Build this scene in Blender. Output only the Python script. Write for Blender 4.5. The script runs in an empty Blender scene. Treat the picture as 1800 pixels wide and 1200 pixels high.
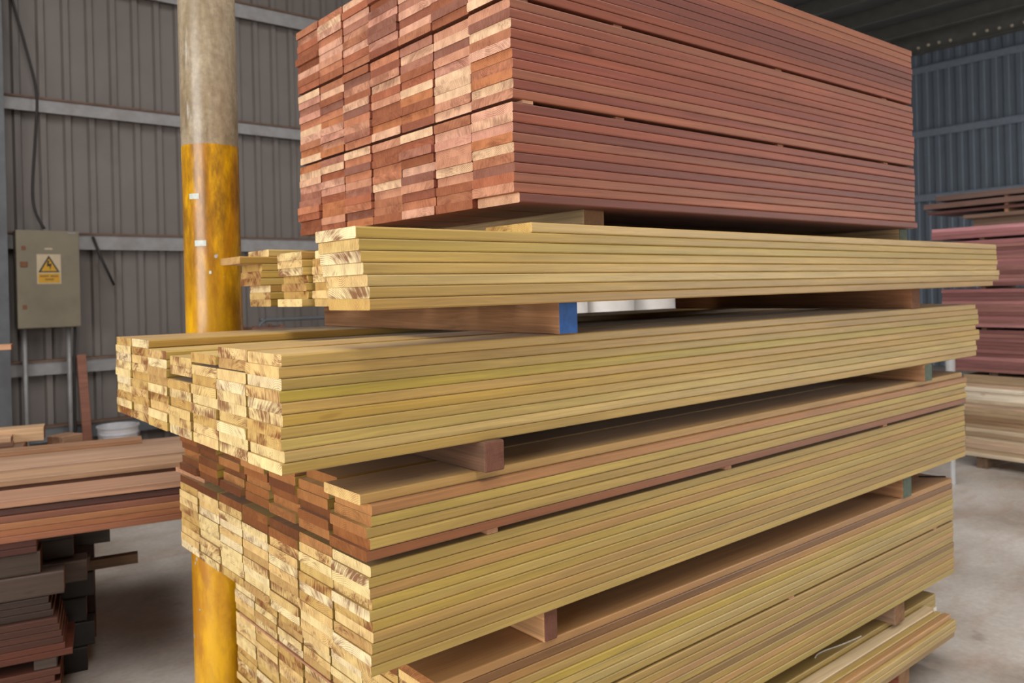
import bpy, bmesh, math, random
from mathutils import Vector, Matrix

random.seed(7)
S = bpy.context.scene
COL = S.collection
PI = math.pi

# ------------------------------------------------------------------ camera
A0, ROLL, PITCH, FPX = math.radians(50.3), math.radians(-1.4426), math.radians(0.105), 1413.4
cam = bpy.data.cameras.new('camera')
cam_o = bpy.data.objects.new('camera', cam)
COL.objects.link(cam_o)
right0 = Vector((math.sin(A0), -math.cos(A0), 0))
fwd0 = Vector((math.cos(A0), math.sin(A0), 0))
fwd = fwd0 * math.cos(PITCH) - Vector((0, 0, 1)) * math.sin(PITCH)
up0 = right0.cross(fwd)
c_, s_ = math.cos(-ROLL), math.sin(-ROLL)
R_ = right0 * c_ - up0 * s_
U_ = right0 * s_ + up0 * c_
m = Matrix.Identity(4)
for i in range(3):
    m[i][0], m[i][1], m[i][2] = R_[i], U_[i], -fwd[i]
m[2][3] = 1.62
cam_o.matrix_world = m
cam.sensor_fit = 'HORIZONTAL'
cam.sensor_width = 36.0
cam.lens = FPX / 1800 * 36
cam.shift_x = -0.9 / 1800
cam.shift_y = -85.9 / 1800
cam.clip_start, cam.clip_end = 0.05, 300
cam.dof.use_dof = True
cam.dof.focus_distance = 1.75
cam.dof.aperture_fstop = 4.8
S.camera = cam_o

# ------------------------------------------------------------------ daylight
world = bpy.data.worlds.new('sky')
S.world = world
world.use_nodes = True
wn, wl = world.node_tree.nodes, world.node_tree.links
wn.clear()
wo = wn.new('ShaderNodeOutputWorld')
bg = wn.new('ShaderNodeBackground')
bg.inputs['Color'].default_value = (1.0, 0.985, 0.955, 1)
bg.inputs['Strength'].default_value = 1.0
wl.new(bg.outputs[0], wo.inputs[0])

S.view_settings.view_transform = 'Standard'
S.view_settings.look = 'None'
S.view_settings.gamma = 1
S.view_settings.use_curve_mapping = False
S.view_settings.exposure = 2.92

# the shed's openings, as portals for the sky's light: the door behind, the loading bay at the side, two roof slots
DOOR = (-3.0, 2.2, 0.0, 4.8)          # y0, y1, z0, z1 in the wall at x = -6
BAY = (9.0, 14.8, 0.0, 4.4)           # x0, x1, z0, z1 in the wall at y = -6.5
SLOTS = ((-1.0, 1.0), (4.0, 5.0))     # x ranges left open in the roof, y from -5 to 5


def portal(name, loc, rot, sx, sy):
    L = bpy.data.lights.new(name, 'AREA')
    L.shape, L.size, L.size_y = 'RECTANGLE', sx, sy
    L.cycles.is_portal = True
    o = bpy.data.objects.new(name, L)
    o.location, o.rotation_euler = loc, rot
    COL.objects.link(o)


portal('door_portal', (-6.02, sum(DOOR[:2]) / 2, sum(DOOR[2:]) / 2), (0, -PI / 2, 0), DOOR[3] - DOOR[2], DOOR[1] - DOOR[0])
portal('bay_portal', (sum(BAY[:2]) / 2, -6.52, sum(BAY[2:]) / 2), (PI / 2, 0, 0), BAY[1] - BAY[0], BAY[3] - BAY[2])
for a_, b_ in SLOTS:
    portal('roof_portal', ((a_ + b_) / 2, 0.0, 6.4), (0, 0, 0), b_ - a_, 10.0)


# ------------------------------------------------------------------ helpers
def lin(c):
    return tuple(((v / 255) / 12.92 if v / 255 <= 0.04045 else ((v / 255 + 0.055) / 1.055) ** 2.4) for v in c)


def tag(o, label=None, cat=None, group=None, kind=None):
    if label: o['label'] = label
    if cat: o['category'] = cat
    if group: o['group'] = group
    if kind: o['kind'] = kind
    return o


def link(name, me, parent=None, loc=None, rotz=0, color=None):
    o = bpy.data.objects.new(name, me)
    COL.objects.link(o)
    if parent: o.parent = parent
    if loc is not None: o.location = loc
    o.rotation_euler = (0, 0, rotz)
    if color is not None: o.color = (*color, 1)
    return o


def empty(name, loc, rotz=0):
    return link(name, None, loc=loc, rotz=rotz)


def box_bm(bm, x0, x1, y0, y1, z0, z1, bev=0.0, seg=1, mi=0):
    t = bmesh.new()
    bmesh.ops.create_cube(t, size=1)
    for v in t.verts:
        v.co = Vector(((x0 + x1) / 2 + v.co.x * (x1 - x0), (y0 + y1) / 2 + v.co.y * (y1 - y0), (z0 + z1) / 2 + v.co.z * (z1 - z0)))
    if bev:
        bmesh.ops.bevel(t, geom=list(t.edges), offset=bev, segments=seg, affect='EDGES', profile=0.5)
    for f in t.faces: f.material_index = mi
    me = bpy.data.meshes.new('tmp')
    t.to_mesh(me); t.free()
    bm.from_mesh(me)
    bpy.data.meshes.remove(me)


def mesh_of(bm, name, mats, smooth=False):
    me = bpy.data.meshes.new(name)
    bmesh.ops.recalc_face_normals(bm, faces=list(bm.faces))
    bm.to_mesh(me); bm.free()
    for m_ in (mats if isinstance(mats, (list, tuple)) else [mats]): me.materials.append(m_)
    if smooth:
        for p in me.polygons: p.use_smooth = True
    return me


def box(name, mat, x0, x1, y0, y1, z0, z1, parent=None, bev=0.0, loc=None, rotz=0, seg=1):
    bm = bmesh.new()
    box_bm(bm, x0, x1, y0, y1, z0, z1, bev, seg)
    return link(name, mesh_of(bm, name, mat), parent, loc, rotz)


def lathe(name, mat, prof, parent=None, loc=None, seg=32, smooth=True):
    bm = bmesh.new()
    rings = []
    for r, z in prof:
        if r < 1e-6: rings.append([bm.verts.new((0, 0, z))])
        else: rings.append([bm.verts.new((r * math.cos(2 * PI * k / seg), r * math.sin(2 * PI * k / seg), z)) for k in range(seg)])
    for a, b in zip(rings, rings[1:]):
        for k in range(seg):
            q = [a[k % len(a)], a[(k + 1) % len(a)], b[(k + 1) % len(b)], b[k % len(b)]]
            u = []
            for v in q:
                if v not in u: u.append(v)
            if len(u) >= 3: bm.faces.new(u)
    me = mesh_of(bm, name, mat, smooth)
    if smooth:
        try: me.set_sharp_from_angle(angle=math.radians(40))
        except Exception: pass
    return link(name, me, parent, loc)


def tube(name, mat, pts, r, parent=None, seg=8, loc=None):
    bm = bmesh.new()
    pts = [Vector(p) for p in pts]
    rings = []
    for i, p in enumerate(pts):
        d = (pts[min(i + 1, len(pts) - 1)] - pts[max(i - 1, 0)]).normalized()
        a = d.orthogonal().normalized()
        if abs(d.z) < 0.95: a = d.cross(Vector((0, 0, 1))).normalized()
        else: a = d.cross(Vector((0, 1, 0))).normalized()
        b = d.cross(a)
        rings.append([bm.verts.new(p + (a * math.cos(2 * PI * k / seg) + b * math.sin(2 * PI * k / seg)) * r) for k in range(seg)])
    for a, b in zip(rings, rings[1:]):
        for k in range(seg): bm.faces.new((a[k], a[(k + 1) % seg], b[(k + 1) % seg], b[k]))
    bm.faces.new(rings[0][::-1]); bm.faces.new(rings[-1])
    return link(name, mesh_of(bm, name, mat, True), parent, loc)


def smooth_pts(pts, n=6):
    pts = [Vector(p) for p in pts]
    out = []
    for i in range(len(pts) - 1):
        p0, p1, p2, p3 = pts[max(i - 1, 0)], pts[i], pts[i + 1], pts[min(i + 2, len(pts) - 1)]
        for k in range(n):
            t = k / n
            out.append(0.5 * ((2 * p1) + (p2 - p0) * t + (2 * p0 - 5 * p1 + 4 * p2 - p3) * t * t + (3 * p1 - p0 - 3 * p2 + p3) * t ** 3))
    out.append(pts[-1])
    return out


# ------------------------------------------------------------------ materials
class NT:
    def __init__(s, name):
        s.m = bpy.data.materials.new(name)
        s.m.use_nodes = True
        s.t = s.m.node_tree
        s.t.nodes.clear()
        s.out = s.n('ShaderNodeOutputMaterial')
        s.b = s.n('ShaderNodeBsdfPrincipled')
        s.l(s.b.outputs[0], s.out.inputs[0])

    def n(s, t, **kw):
        nd = s.t.nodes.new(t)
        for k, v in kw.items(): setattr(nd, k, v)
        return nd

    def l(s, a, b): s.t.links.new(a, b)

    def val(s, inp, v):
        if hasattr(v, 'links'): s.l(v, inp)
        elif v is not None: inp.default_value = v

    def math(s, op, a, b=None, c=None):
        nd = s.n('ShaderNodeMath', operation=op)
        for i, v in enumerate((a, b, c)): s.val(nd.inputs[i], v)
        return nd.outputs[0]

    def vmath(s, op, a, b=None):
        nd = s.n('ShaderNodeVectorMath', operation=op)
        s.val(nd.inputs[0], a); s.val(nd.inputs[1], b)
        return nd.outputs[0]

    def noise(s, vec, scale, detail=3, rough=0.55, dist=0.0):
        nd = s.n('ShaderNodeTexNoise')
        nd.inputs['Scale'].default_value = scale
        nd.inputs['Detail'].default_value = detail
        nd.inputs['Roughness'].default_value = rough
        nd.inputs['Distortion'].default_value = dist
        s.l(vec, nd.inputs['Vector'])
        return nd.outputs['Fac']

    def ramp(s, fac, stops, interp='LINEAR'):
        nd = s.n('ShaderNodeValToRGB')
        nd.color_ramp.interpolation = interp
        el = nd.color_ramp.elements
        while len(el) < len(stops): el.new(0.5)
        for e, (p, c) in zip(el, stops):
            e.position = p
            e.color = (*c, 1) if len(c) == 3 else c
        s.l(fac, nd.inputs[0])
        return nd.outputs[0]

    def mix(s, fac, a, b, mode='MIX'):
        nd = s.n('ShaderNodeMix', data_type='RGBA', blend_type=mode)
        s.val(nd.inputs[0], fac)
        for inp, v in ((nd.inputs[6], a), (nd.inputs[7], b)):
            if isinstance(v, tuple): inp.default_value = (*v, 1) if len(v) == 3 else v
            else: s.l(v, inp)
        return nd.outputs[2]

    def grey(s, fac, lo, hi, flo=0.0, fhi=1.0):
        nd = s.n('ShaderNodeMapRange')
        nd.inputs[1].default_value, nd.inputs[2].default_value = flo, fhi
        nd.inputs[3].default_value, nd.inputs[4].default_value = lo, hi
        s.l(fac, nd.inputs[0])
        return nd.outputs[0]

    def obj(s):
        return s.n('ShaderNodeTexCoord').outputs['Object']

    def rnd(s):
        return s.n('ShaderNodeObjectInfo').outputs['Random']

    def rnd3(s, k=1.0):
        w = s.n('ShaderNodeTexWhiteNoise', noise_dimensions='1D')
        s.l(s.math('MULTIPLY', s.rnd(), 917.3 * k), w.inputs['W'])
        return w

    def bump(s, h, strength=0.2, dist=0.002):
        nd = s.n('ShaderNodeBump')
        nd.inputs['Strength'].default_value = strength
        nd.inputs['Distance'].default_value = dist
        s.l(h, nd.inputs['Height'])
        s.l(nd.outputs[0], s.b.inputs['Normal'])

    def fin(s, col, rough=0.6, spec=0.35, metal=0.0):
        s.val(s.b.inputs['Base Color'], (*col, 1) if isinstance(col, tuple) and len(col) == 3 else col)
        s.val(s.b.inputs['Roughness'], rough)
        s.b.inputs['Specular IOR Level'].default_value = spec
        s.b.inputs['Metallic'].default_value = metal
        return s.m


def wood_side(name, contrast=1.0, rough=0.5, streak=None, sheen=0.03):
    """Long grain; the board's own colour comes from obj.color."""
    k = NT(name)
    rv = k.vmath('MULTIPLY', k.rnd3().outputs['Color'], (40.0, 7.0, 7.0))
    p = k.vmath('ADD', k.obj(), rv)
    warp = k.noise(k.vmath('MULTIPLY', p, (1.6, 4.0, 4.0)), 1.0, 2)
    p2 = k.vmath('ADD', p, k.vmath('MULTIPLY', k.n('ShaderNodeCombineXYZ').outputs[0], (0, 0, 0)))
    cmb = k.n('ShaderNodeCombineXYZ')
    k.l(k.math('MULTIPLY', warp, 0.05), cmb.inputs[1])
    k.l(k.math('MULTIPLY', warp, 0.03), cmb.inputs[2])
    p2 = k.vmath('ADD', p, cmb.outputs[0])
    fine = k.noise(k.vmath('MULTIPLY', p2, (3.0, 260.0, 260.0)), 1.0, 3, 0.6)
    band = k.noise(k.vmath('MULTIPLY', p2, (0.9, 55.0, 55.0)), 1.0, 3, 0.6)
    blot = k.noise(k.vmath('MULTIPLY', p, (2.2, 12.0, 12.0)), 1.0, 2)
    f = k.math('MULTIPLY', k.grey(fine, 1 - 0.14 * contrast, 1 + 0.12 * contrast, 0.3, 0.7), k.grey(band, 1 - 0.22 * contrast, 1 + 0.16 * contrast, 0.28, 0.72))
    f = k.math('MULTIPLY', f, k.grey(blot, 1 - 0.12 * contrast, 1 + 0.10 * contrast, 0.3, 0.7))
    col = k.mix(1.0, k.n('ShaderNodeObjectInfo').outputs['Color'], f, 'MULTIPLY')
    if streak:
        sm = k.ramp(k.noise(k.vmath('MULTIPLY', p2, (0.7, 30.0, 30.0)), 1.0, 3, 0.7), [(0.58, (0, 0, 0)), (0.72, (1, 1, 1))])
        col = k.mix(k.math('MULTIPLY', sm, 0.45), col, streak)
    knot = k.ramp(k.noise(k.vmath('MULTIPLY', p, (5.0, 22.0, 22.0)), 1.0, 1), [(0.76, (0, 0, 0)), (0.80, (1, 1, 1))])
    col = k.mix(k.math('MULTIPLY', knot, 0.5), col, k.mix(1.0, col, (0.45, 0.33, 0.25), 'MULTIPLY'))
    k.bump(fine, 0.12, 0.001)
    k.b.inputs['Sheen Weight'].default_value = sheen
    k.b.inputs['Sheen Roughness'].default_value = 0.4
    return k.fin(col, rough, 0.5)


def wood_end(name, tints, ring, blotch, blotch_amt, ring_amt, ring_freq=1500.0):
    """End grain: growth rings about a centre of each board's own, darker heartwood patches."""
    k = NT(name)
    w = k.rnd3(1.7)
    sep = k.n('ShaderNodeSeparateColor')
    k.l(w.outputs['Color'], sep.inputs[0])
    pos = k.n('ShaderNodeSeparateXYZ')
    k.l(k.obj(), pos.inputs[0])
    cy = k.grey(sep.outputs[0], -0.05, 0.21)
    cz = k.grey(sep.outputs[1], -0.14, 0.06)
    dy, dz = k.math('SUBTRACT', pos.outputs[1], cy), k.math('SUBTRACT', pos.outputs[2], cz)
    r = k.math('SQRT', k.math('ADD', k.math('MULTIPLY', dy, dy), k.math('MULTIPLY', dz, dz)))
    off = k.vmath('ADD', k.obj(), k.vmath('MULTIPLY', w.outputs['Color'], (31.0, 17.0, 23.0)))
    n1 = k.noise(off, 45.0, 2)
    rw = k.math('ADD', r, k.math('MULTIPLY', n1, 0.006))
    rings = k.math('ADD', k.math('MULTIPLY', k.math('SINE', k.math('MULTIPLY', rw, ring_freq)), 0.5), 0.5)
    rings = k.math('MULTIPLY', rings, k.grey(k.noise(off, 26.0, 1), 0.2, 1.0, 0.35, 0.65))
    cv = k.n('ShaderNodeCombineXYZ')
    k.l(k.math('MULTIPLY', rw, 170.0), cv.inputs[0])
    k.l(k.math('MULTIPLY', k.math('ARCTAN2', dz, dy), 3.0), cv.inputs[1])
    k.l(k.math('MULTIPLY', sep.outputs[2], 50.0), cv.inputs[2])
    streak = k.noise(cv.outputs[0], 1.0, 2, 0.55)
    low = k.noise(k.vmath('MULTIPLY', off, (1, 11.0, 24.0)), 1.0, 2, 0.5, 0.3)
    patch = k.math('ADD', k.math('ADD', k.math('MULTIPLY', low, 0.6), k.math('MULTIPLY', streak, 0.4)), k.grey(sep.outputs[2], -0.09, 0.06))
    patch = k.ramp(patch, [(0.48, (0, 0, 0)), (0.54, (0.35, 0.35, 0.35)), (0.63, (1, 1, 1))])
    tint = k.ramp(k.n('ShaderNodeObjectInfo').outputs['Random'], tints, 'CONSTANT')
    col = k.mix(k.math('MULTIPLY', rings, ring_amt), tint, ring)
    col = k.mix(k.math('MULTIPLY', patch, blotch_amt), col, blotch)
    saw = k.noise(k.vmath('MULTIPLY', off, (1, 420.0, 60.0)), 1.0, 2)
    col = k.mix(1.0, col, k.grey(saw, 0.86, 1.1, 0.3, 0.7), 'MULTIPLY')
    k.bump(saw, 0.25, 0.001)
    return k.fin(col, 0.75, 0.2)


def stops(cols):
    n = len(cols)
    return [(i / n, lin(c)) for i, c in enumerate(cols)]


M_YS = wood_side('yellow_wood_side', 0.9, 0.42, sheen=0.12, streak=lin((178, 128, 70)))
M_YE = wood_end('yellow_wood_end',
                stops([(247, 223, 161), (233, 202, 135), (252, 233, 178), (220, 187, 116), (247, 216, 152), (206, 170, 110), (251, 227, 165), (241, 206, 139), (214, 178, 108), (252, 233, 185)]),
                lin((150, 88, 50)), lin((120, 60, 34)), 0.85, 0.6)
M_RS = wood_side('red_wood_side', 1.0, 0.5, streak=lin((120, 58, 50)))
M_RE = wood_end('red_wood_end',
                stops([(210, 153, 124), (178, 109, 81), (233, 187, 155), (193, 126, 85), (149, 92, 72), (225, 172, 146), (202, 135, 102), (239, 201, 164), (160, 100, 72), (216, 159, 137), (176, 122, 102), (231, 181, 155), (181, 122, 92), (145, 100, 85)]),
                lin((118, 62, 42)), lin((110, 60, 44)), 0.5, 0.65, 1700.0)
M_BE = wood_end('brown_wood_end',
                stops([(176, 120, 72), (146, 92, 54), (162, 104, 60), (124, 78, 48), (190, 136, 84), (136, 84, 50), (112, 68, 44)]),
                lin((112, 66, 36)), lin((88, 48, 28)), 0.4, 0.5)
M_DS = wood_side('dark_wood_side', 1.1, 0.5)
M_DE = wood_end('dark_wood_end', stops([(140, 88, 60), (120, 74, 50), (160, 104, 72)]), lin((90, 54, 36)), lin((70, 40, 28)), 0.4, 0.5)
M_TS = wood_side('rough_timber_side', 1.5, 0.8, streak=lin((84, 58, 40)))
M_TE = wood_end('rough_timber_end', stops([(150, 116, 86), (132, 92, 70), (120, 80, 66)]), lin((104, 70, 50)), lin((84, 50, 40)), 0.5, 0.6)


def paint(name, c, rough=0.5, var=0.15, scale=20.0, metal=0.0, spec=0.4, dirt=None, dirt_amt=0.5):
    k = NT(name)
    n = k.noise(k.obj(), scale, 4)
    col = k.mix(1.0, (*lin(c),), k.grey(n, 1 - var, 1 + var, 0.3, 0.7), 'MULTIPLY')
    if dirt:
        d = k.ramp(k.noise(k.vmath('ADD', k.obj(), (5.1, 2.2, 9.7)), scale * 0.35, 4, 0.65), [(0.48, (0, 0, 0)), (0.68, (1, 1, 1))])
        col = k.mix(k.math('MULTIPLY', d, dirt_amt), col, lin(dirt))
    return k.fin(col, rough, spec, metal)


M_BLUE = paint('blue_paint', (34, 92, 168), 0.55, 0.2, 60, dirt=(60, 110, 170), dirt_amt=0.4)
M_GREENEND = paint('faded_green_paint', (84, 98, 84), 0.7, 0.2, 60, dirt=(100, 92, 76), dirt_amt=0.6)
M_STRIP = paint('spacer_wood', (186, 138, 106), 0.7, 0.15, 40)
M_SHEET = paint('wall_sheet', (110, 103, 99), 0.5, 0.06, 3, 0.0, 0.4, dirt=(92, 82, 75), dirt_amt=0.5)
M_SHEETB = paint('wall_sheet_blue', (118, 130, 144), 0.5, 0.06, 3, 0.0, 0.4, dirt=(104, 116, 128), dirt_amt=0.5)
M_GIRTB = paint('blue_grey_girt', (150, 162, 178), 0.4, 0.1, 10, 0.2)
M_GALV = paint('galvanised_steel', (138, 136, 136), 0.45, 0.12, 12, 0.2, 0.5, dirt=(120, 112, 108), dirt_amt=0.5)
M_RUST_SHADE = paint('rusty_steel_gap_shade', (108, 84, 70), 0.7, 0.2, 14, 0.0, 0.3, dirt=(84, 60, 48), dirt_amt=0.6)
M_STEEL = paint('grey_painted_steel', (96, 98, 102), 0.5, 0.12, 8, 0.0, 0.4, dirt=(70, 66, 62), dirt_amt=0.4)
M_ROOF = paint('roof_sheet', (104, 108, 112), 0.6, 0.1, 2)
M_PURLIN = paint('purlin_steel', (112, 112, 108), 0.55, 0.12, 5)
M_BOLT = paint('bright_bolt', (232, 222, 200), 0.35, 0.05, 40)
M_BOX = paint('cabinet_paint', (118, 109, 92), 0.5, 0.06, 7, dirt=(104, 94, 78), dirt_amt=0.6)
M_BOXRUST = paint('cabinet_rust', (112, 74, 50), 0.8, 0.2, 80)
M_SIGNW = paint('sign_white', (176, 160, 134), 0.5, 0.05, 30)
M_SIGNY = paint('sign_yellow', (184, 138, 34), 0.5, 0.08, 50)
M_SIGNK = paint('sign_black', (44, 40, 32), 0.6, 0.05, 30)
M_CABLE = paint('cable_sheath', (40, 36, 34), 0.6, 0.1, 20)
M_CABLEB = paint('cable_brown', (92, 66, 54), 0.7, 0.1, 20)
M_BUCKET = paint('bucket_plastic', (206, 204, 208), 0.45, 0.08, 14, dirt=(170, 158, 140), dirt_amt=0.5)
M_DRUM = paint('drum_plastic', (226, 222, 218), 0.4, 0.05, 6, dirt=(196, 184, 172), dirt_amt=0.5)
M_DRUMB = paint('drum_blue', (112, 160, 214), 0.4, 0.06, 6)
M_WHITE = paint('white_post', (214, 216, 218), 0.5, 0.06, 10)
M_CHIP = paint('silver_paint_chip', (196, 204, 198), 0.4, 0.12, 90)
M_STRING = paint('white_string', (220, 216, 206), 0.7, 0.05, 50)
M_BLACK = paint('strip_black', (32, 30, 28), 0.5, 0.05, 30)
M_CRATE = paint('brown_crate', (112, 80, 66), 0.7, 0.15, 12)


def floor_mat():
    k = NT('concrete_floor')
    p = k.obj()
    a = k.noise(p, 1.3, 6, 0.62)
    st = k.noise(k.vmath('MULTIPLY', p, (1.4, 4.5, 1)), 1.1, 5, 0.65, 0.4)
    fine = k.noise(p, 38.0, 3)
    col = k.ramp(a, [(0.30, lin((150, 138, 126))), (0.48, lin((182, 172, 163))), (0.66, lin((202, 195, 188)))])
    red = k.ramp(st, [(0.50, (0, 0, 0)), (0.70, (1, 1, 1))])
    col = k.mix(k.math('MULTIPLY', red, 0.45), col, lin((164, 132, 110)))
    spot = k.ramp(k.noise(p, 4.2, 3), [(0.68, (0, 0, 0)), (0.76, (1, 1, 1))])
    col = k.mix(k.math('MULTIPLY', spot, 0.5), col, lin((122, 102, 88)))
    col = k.mix(1.0, col, k.grey(fine, 0.9, 1.08, 0.3, 0.7), 'MULTIPLY')
    k.bump(fine, 0.1, 0.002)
    return k.fin(col, k.grey(a, 0.42, 0.62), 0.4)


def pole_mat():
    """Painted safety yellow below 2.14 m, bare galvanised and dusty above; grime rubs and chips."""
    k = NT('pole_paint')
    p = k.obj()
    z = k.n('ShaderNodeSeparateXYZ'); k.l(p, z.inputs[0])
    n = k.noise(k.vmath('MULTIPLY', p, (9.0, 9.0, 2.6)), 1.0, 5, 0.7, 0.5)
    n2 = k.noise(p, 60.0, 3)
    yel = k.mix(k.ramp(n, [(0.40, (0, 0, 0)), (0.60, (1, 1, 1))]), lin((244, 186, 20)), lin((196, 132, 22)))
    grime = k.ramp(k.noise(k.vmath('MULTIPLY', k.vmath('ADD', p, (3.3, 1.7, 0.4)), (14.0, 14.0, 4.0)), 1.0, 6, 0.75), [(0.38, (0, 0, 0)), (0.60, (1, 1, 1))])
    top = k.grey(z.outputs[2], 0.2, 0.9, 1.3, 1.9)
    yel = k.mix(k.math('MULTIPLY', grime, top), yel, lin((128, 86, 24)))
    chip = k.ramp(k.noise(k.vmath('MULTIPLY', p, (24.0, 24.0, 20.0)), 1.0, 2), [(0.70, (0, 0, 0)), (0.73, (1, 1, 1))])
    yel = k.mix(chip, yel, lin((176, 180, 178)))
    gr = k.mix(k.ramp(n, [(0.38, (0, 0, 0)), (0.64, (1, 1, 1))]), lin((176, 160, 136)), lin((136, 118, 92)))
    scr = k.ramp(k.noise(k.vmath('MULTIPLY', p, (42.0, 42.0, 5.0)), 1.0, 3), [(0.64, (0, 0, 0)), (0.74, (1, 1, 1))])
    gr = k.mix(k.math('MULTIPLY', scr, 0.6), gr, lin((206, 204, 196)))
    gr = k.mix(1.0, gr, k.grey(n2, 0.8, 1.15, 0.3, 0.7), 'MULTIPLY')
    edge = k.math('ADD', z.outputs[2], k.math('MULTIPLY', k.noise(p, 30.0, 2), 0.006))
    sel = k.math('GREATER_THAN', edge, 2.143)
    col = k.mix(sel, yel, gr)
    return k.fin(col, k.grey(n, 0.2, 0.36), 0.6)


# ------------------------------------------------------------------ setting
FLOOR = floor_mat()
fl = box('floor', FLOOR, -14, 24, -16, 12, -0.2, 0.0)
tag(fl, kind='structure')

WL_Y, WR_X = 8.3, 16.0


def sheet_panel(width, height, pitch=0.2, ribw=0.045, depth=0.028):
    """One trapezoidal-rib sheet in x (width) and z (height), ribs toward -y."""
    bm = bmesh.new()
    xs = []
    n = round(width / pitch)
    for i in range(n):
        a = i * pitch
        xs += [(a, 0), (a + pitch - ribw - 0.03, 0), (a + pitch - ribw - 0.012, -depth), (a + pitch - 0.012, -depth)]
    xs.append((width, 0))
    for i, (x, y) in enumerate(xs):
        pass
    lo = [bm.verts.new((x, y, 0)) for x, y in xs]
    hi = [bm.verts.new((x, y, height)) for x, y in xs]
    for i in range(len(xs) - 1): bm.faces.new((lo[i], lo[i + 1], hi[i + 1], hi[i]))
    return bm


wl_ = empty('wall_left', (0, 0, 0)); tag(wl_, kind='structure')
pm = mesh_of(sheet_panel(1.0, 6.45), 'panel', M_SHEET)
for i in range(22): link('panel', pm, wl_, (-5.955 + i * 1.0, WL_Y, 0))
wr_ = empty('wall_right', (0, 0, 0)); tag(wr_, kind='structure')
pm = mesh_of(sheet_panel(1.0, 6.45, 0.2, 0.075, 0.018), 'panel', M_SHEETB)
for i in range(15): link('panel', pm, wr_, (WR_X, WL_Y - i * 1.0, 0), -PI / 2)


wb_ = empty('wall_back', (0, 0, 0)); tag(wb_, kind='structure')
box('panel', M_SHEET, -6.1, -6.0, -6.6, DOOR[0], 0, 6.4, wb_)
box('panel', M_SHEET, -6.1, -6.0, DOOR[1], 8.4, 0, 6.4, wb_)
box('panel', M_SHEET, -6.1, -6.0, DOOR[0], DOOR[1], DOOR[3], 6.4, wb_)
wn_ = empty('wall_near', (0, 0, 0)); tag(wn_, kind='structure')
box('panel', M_SHEET, -6.0, BAY[0], -6.6, -6.5, 0, 6.4, wn_)
box('panel', M_SHEET, BAY[1], 16.1, -6.6, -6.5, 0, 6.4, wn_)
box('panel', M_SHEET, BAY[0], BAY[1], -6.6, -6.5, BAY[3], 6.4, wn_)


def girt(name, mat, p0, length, axis, h=0.105, d=0.07, lip=0.02):
    """A C-section rail with its web to the room and dark lips above and below."""
    bm = bmesh.new()
    box_bm(bm, 0, length, -d, -d + 0.004, 0, h)
    box_bm(bm, 0, length, -d, 0, h, h + 0.004)
    box_bm(bm, 0, length, -d, 0, -0.004, 0)
    box_bm(bm, 0, length, -d - 0.0, -d + 0.004, -lip - 0.004, -0.004)
    o = link(name, mesh_of(bm, name, mat), None, p0, axis)
    return tag(o, kind='structure')


for i, (z, mt, h) in enumerate(((4.56, M_GALV, 0.115), (3.35, M_GALV, 0.085), (2.125, M_GALV, 0.105), (1.0, M_GALV, 0.09), (0.40, M_STEEL, 0.10))):
    girt('trim_%d' % (i + 1), mt, (-3.9, WL_Y - 0.03, z), 19.8, 0, h)
    r = box('trim_%d' % (i + 11), M_RUST_SHADE, -3.9, 15.9, WL_Y - 0.118, WL_Y - 0.03, z + h + 0.005, z + h + 0.022)
    tag(r, kind='structure')
for i, z in enumerate((5.60, 4.38, 3.16, 1.9)):
    girt('trim_%d' % (i + 21), M_GIRTB, (WR_X - 0.03, WL_Y - 0.1, z), 14.0, -PI / 2, 0.1)

# roof: sheets, purlins and the bolted eaves beam
rf = empty('ceiling', (0, 0, 0)); tag(rf, kind='structure')
for i in range(22):
    if any(a_ <= -6 + i < b_ for a_, b_ in SLOTS):
        for y0, y1 in ((-6.5, -5.0), (5.0, WL_Y)): box('roof_sheet', M_ROOF, -6 + i * 1.0, -5.004 + i * 1.0, y0, y1, 6.36, 6.38, rf)
        continue
    box('roof_sheet', M_ROOF, -6 + i * 1.0, -5.004 + i * 1.0, -6.5, WL_Y - 0.03, 6.36 + 0.006 * (i % 2), 6.38 + 0.006 * (i % 2), rf)


def purlin(x, z0=6.08, z1=6.355):
    bm = bmesh.new()
    box_bm(bm, x - 0.035, x + 0.035, -6.4, WL_Y - 0.05, z0, z0 + 0.006)
    box_bm(bm, x + 0.029, x + 0.035, -6.4, WL_Y - 0.05, z0 + 0.006, z1)
    box_bm(bm, x - 0.035, x - 0.029, -6.4, WL_Y - 0.05, z0 + 0.006, z0 + 0.03)
    return bm


for x in (14.95, 13.75, 12.55, 11.35, 10.15, 8.95):
    link('purlin', mesh_of(purlin(x), 'purlin', M_PURLIN), rf)
bm = bmesh.new()
box_bm(bm, 15.80, 15.965, -6.4, WL_Y - 0.05, 5.955, 5.967)
box_bm(bm, 15.876, 15.886, -6.4, WL_Y - 0.05, 5.967, 6.33)
box_bm(bm, 15.80, 15.965, -6.4, WL_Y - 0.05, 6.33, 6.342)
beam = link('eaves_beam', mesh_of(bm, 'eaves_beam', M_PURLIN))
tag(beam, kind='structure')
bb = bmesh.new()
bmesh.ops.create_cone(bb, cap_ends=True, segments=6, radius1=0.028, radius2=0.022, depth=0.03)
bme = mesh_of(bb, 'bolt', M_BOLT)
for y in (6.80, 6.615, 6.42, 6.22, 5.81, 5.60, 5.40, 5.2, 5.0):
    o = link('bolt', bme, beam, (15.862, y, 6.07 + 0.01 * math.sin(y * 7)))
    o.rotation_euler = (0, -PI / 2, 0)

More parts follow.
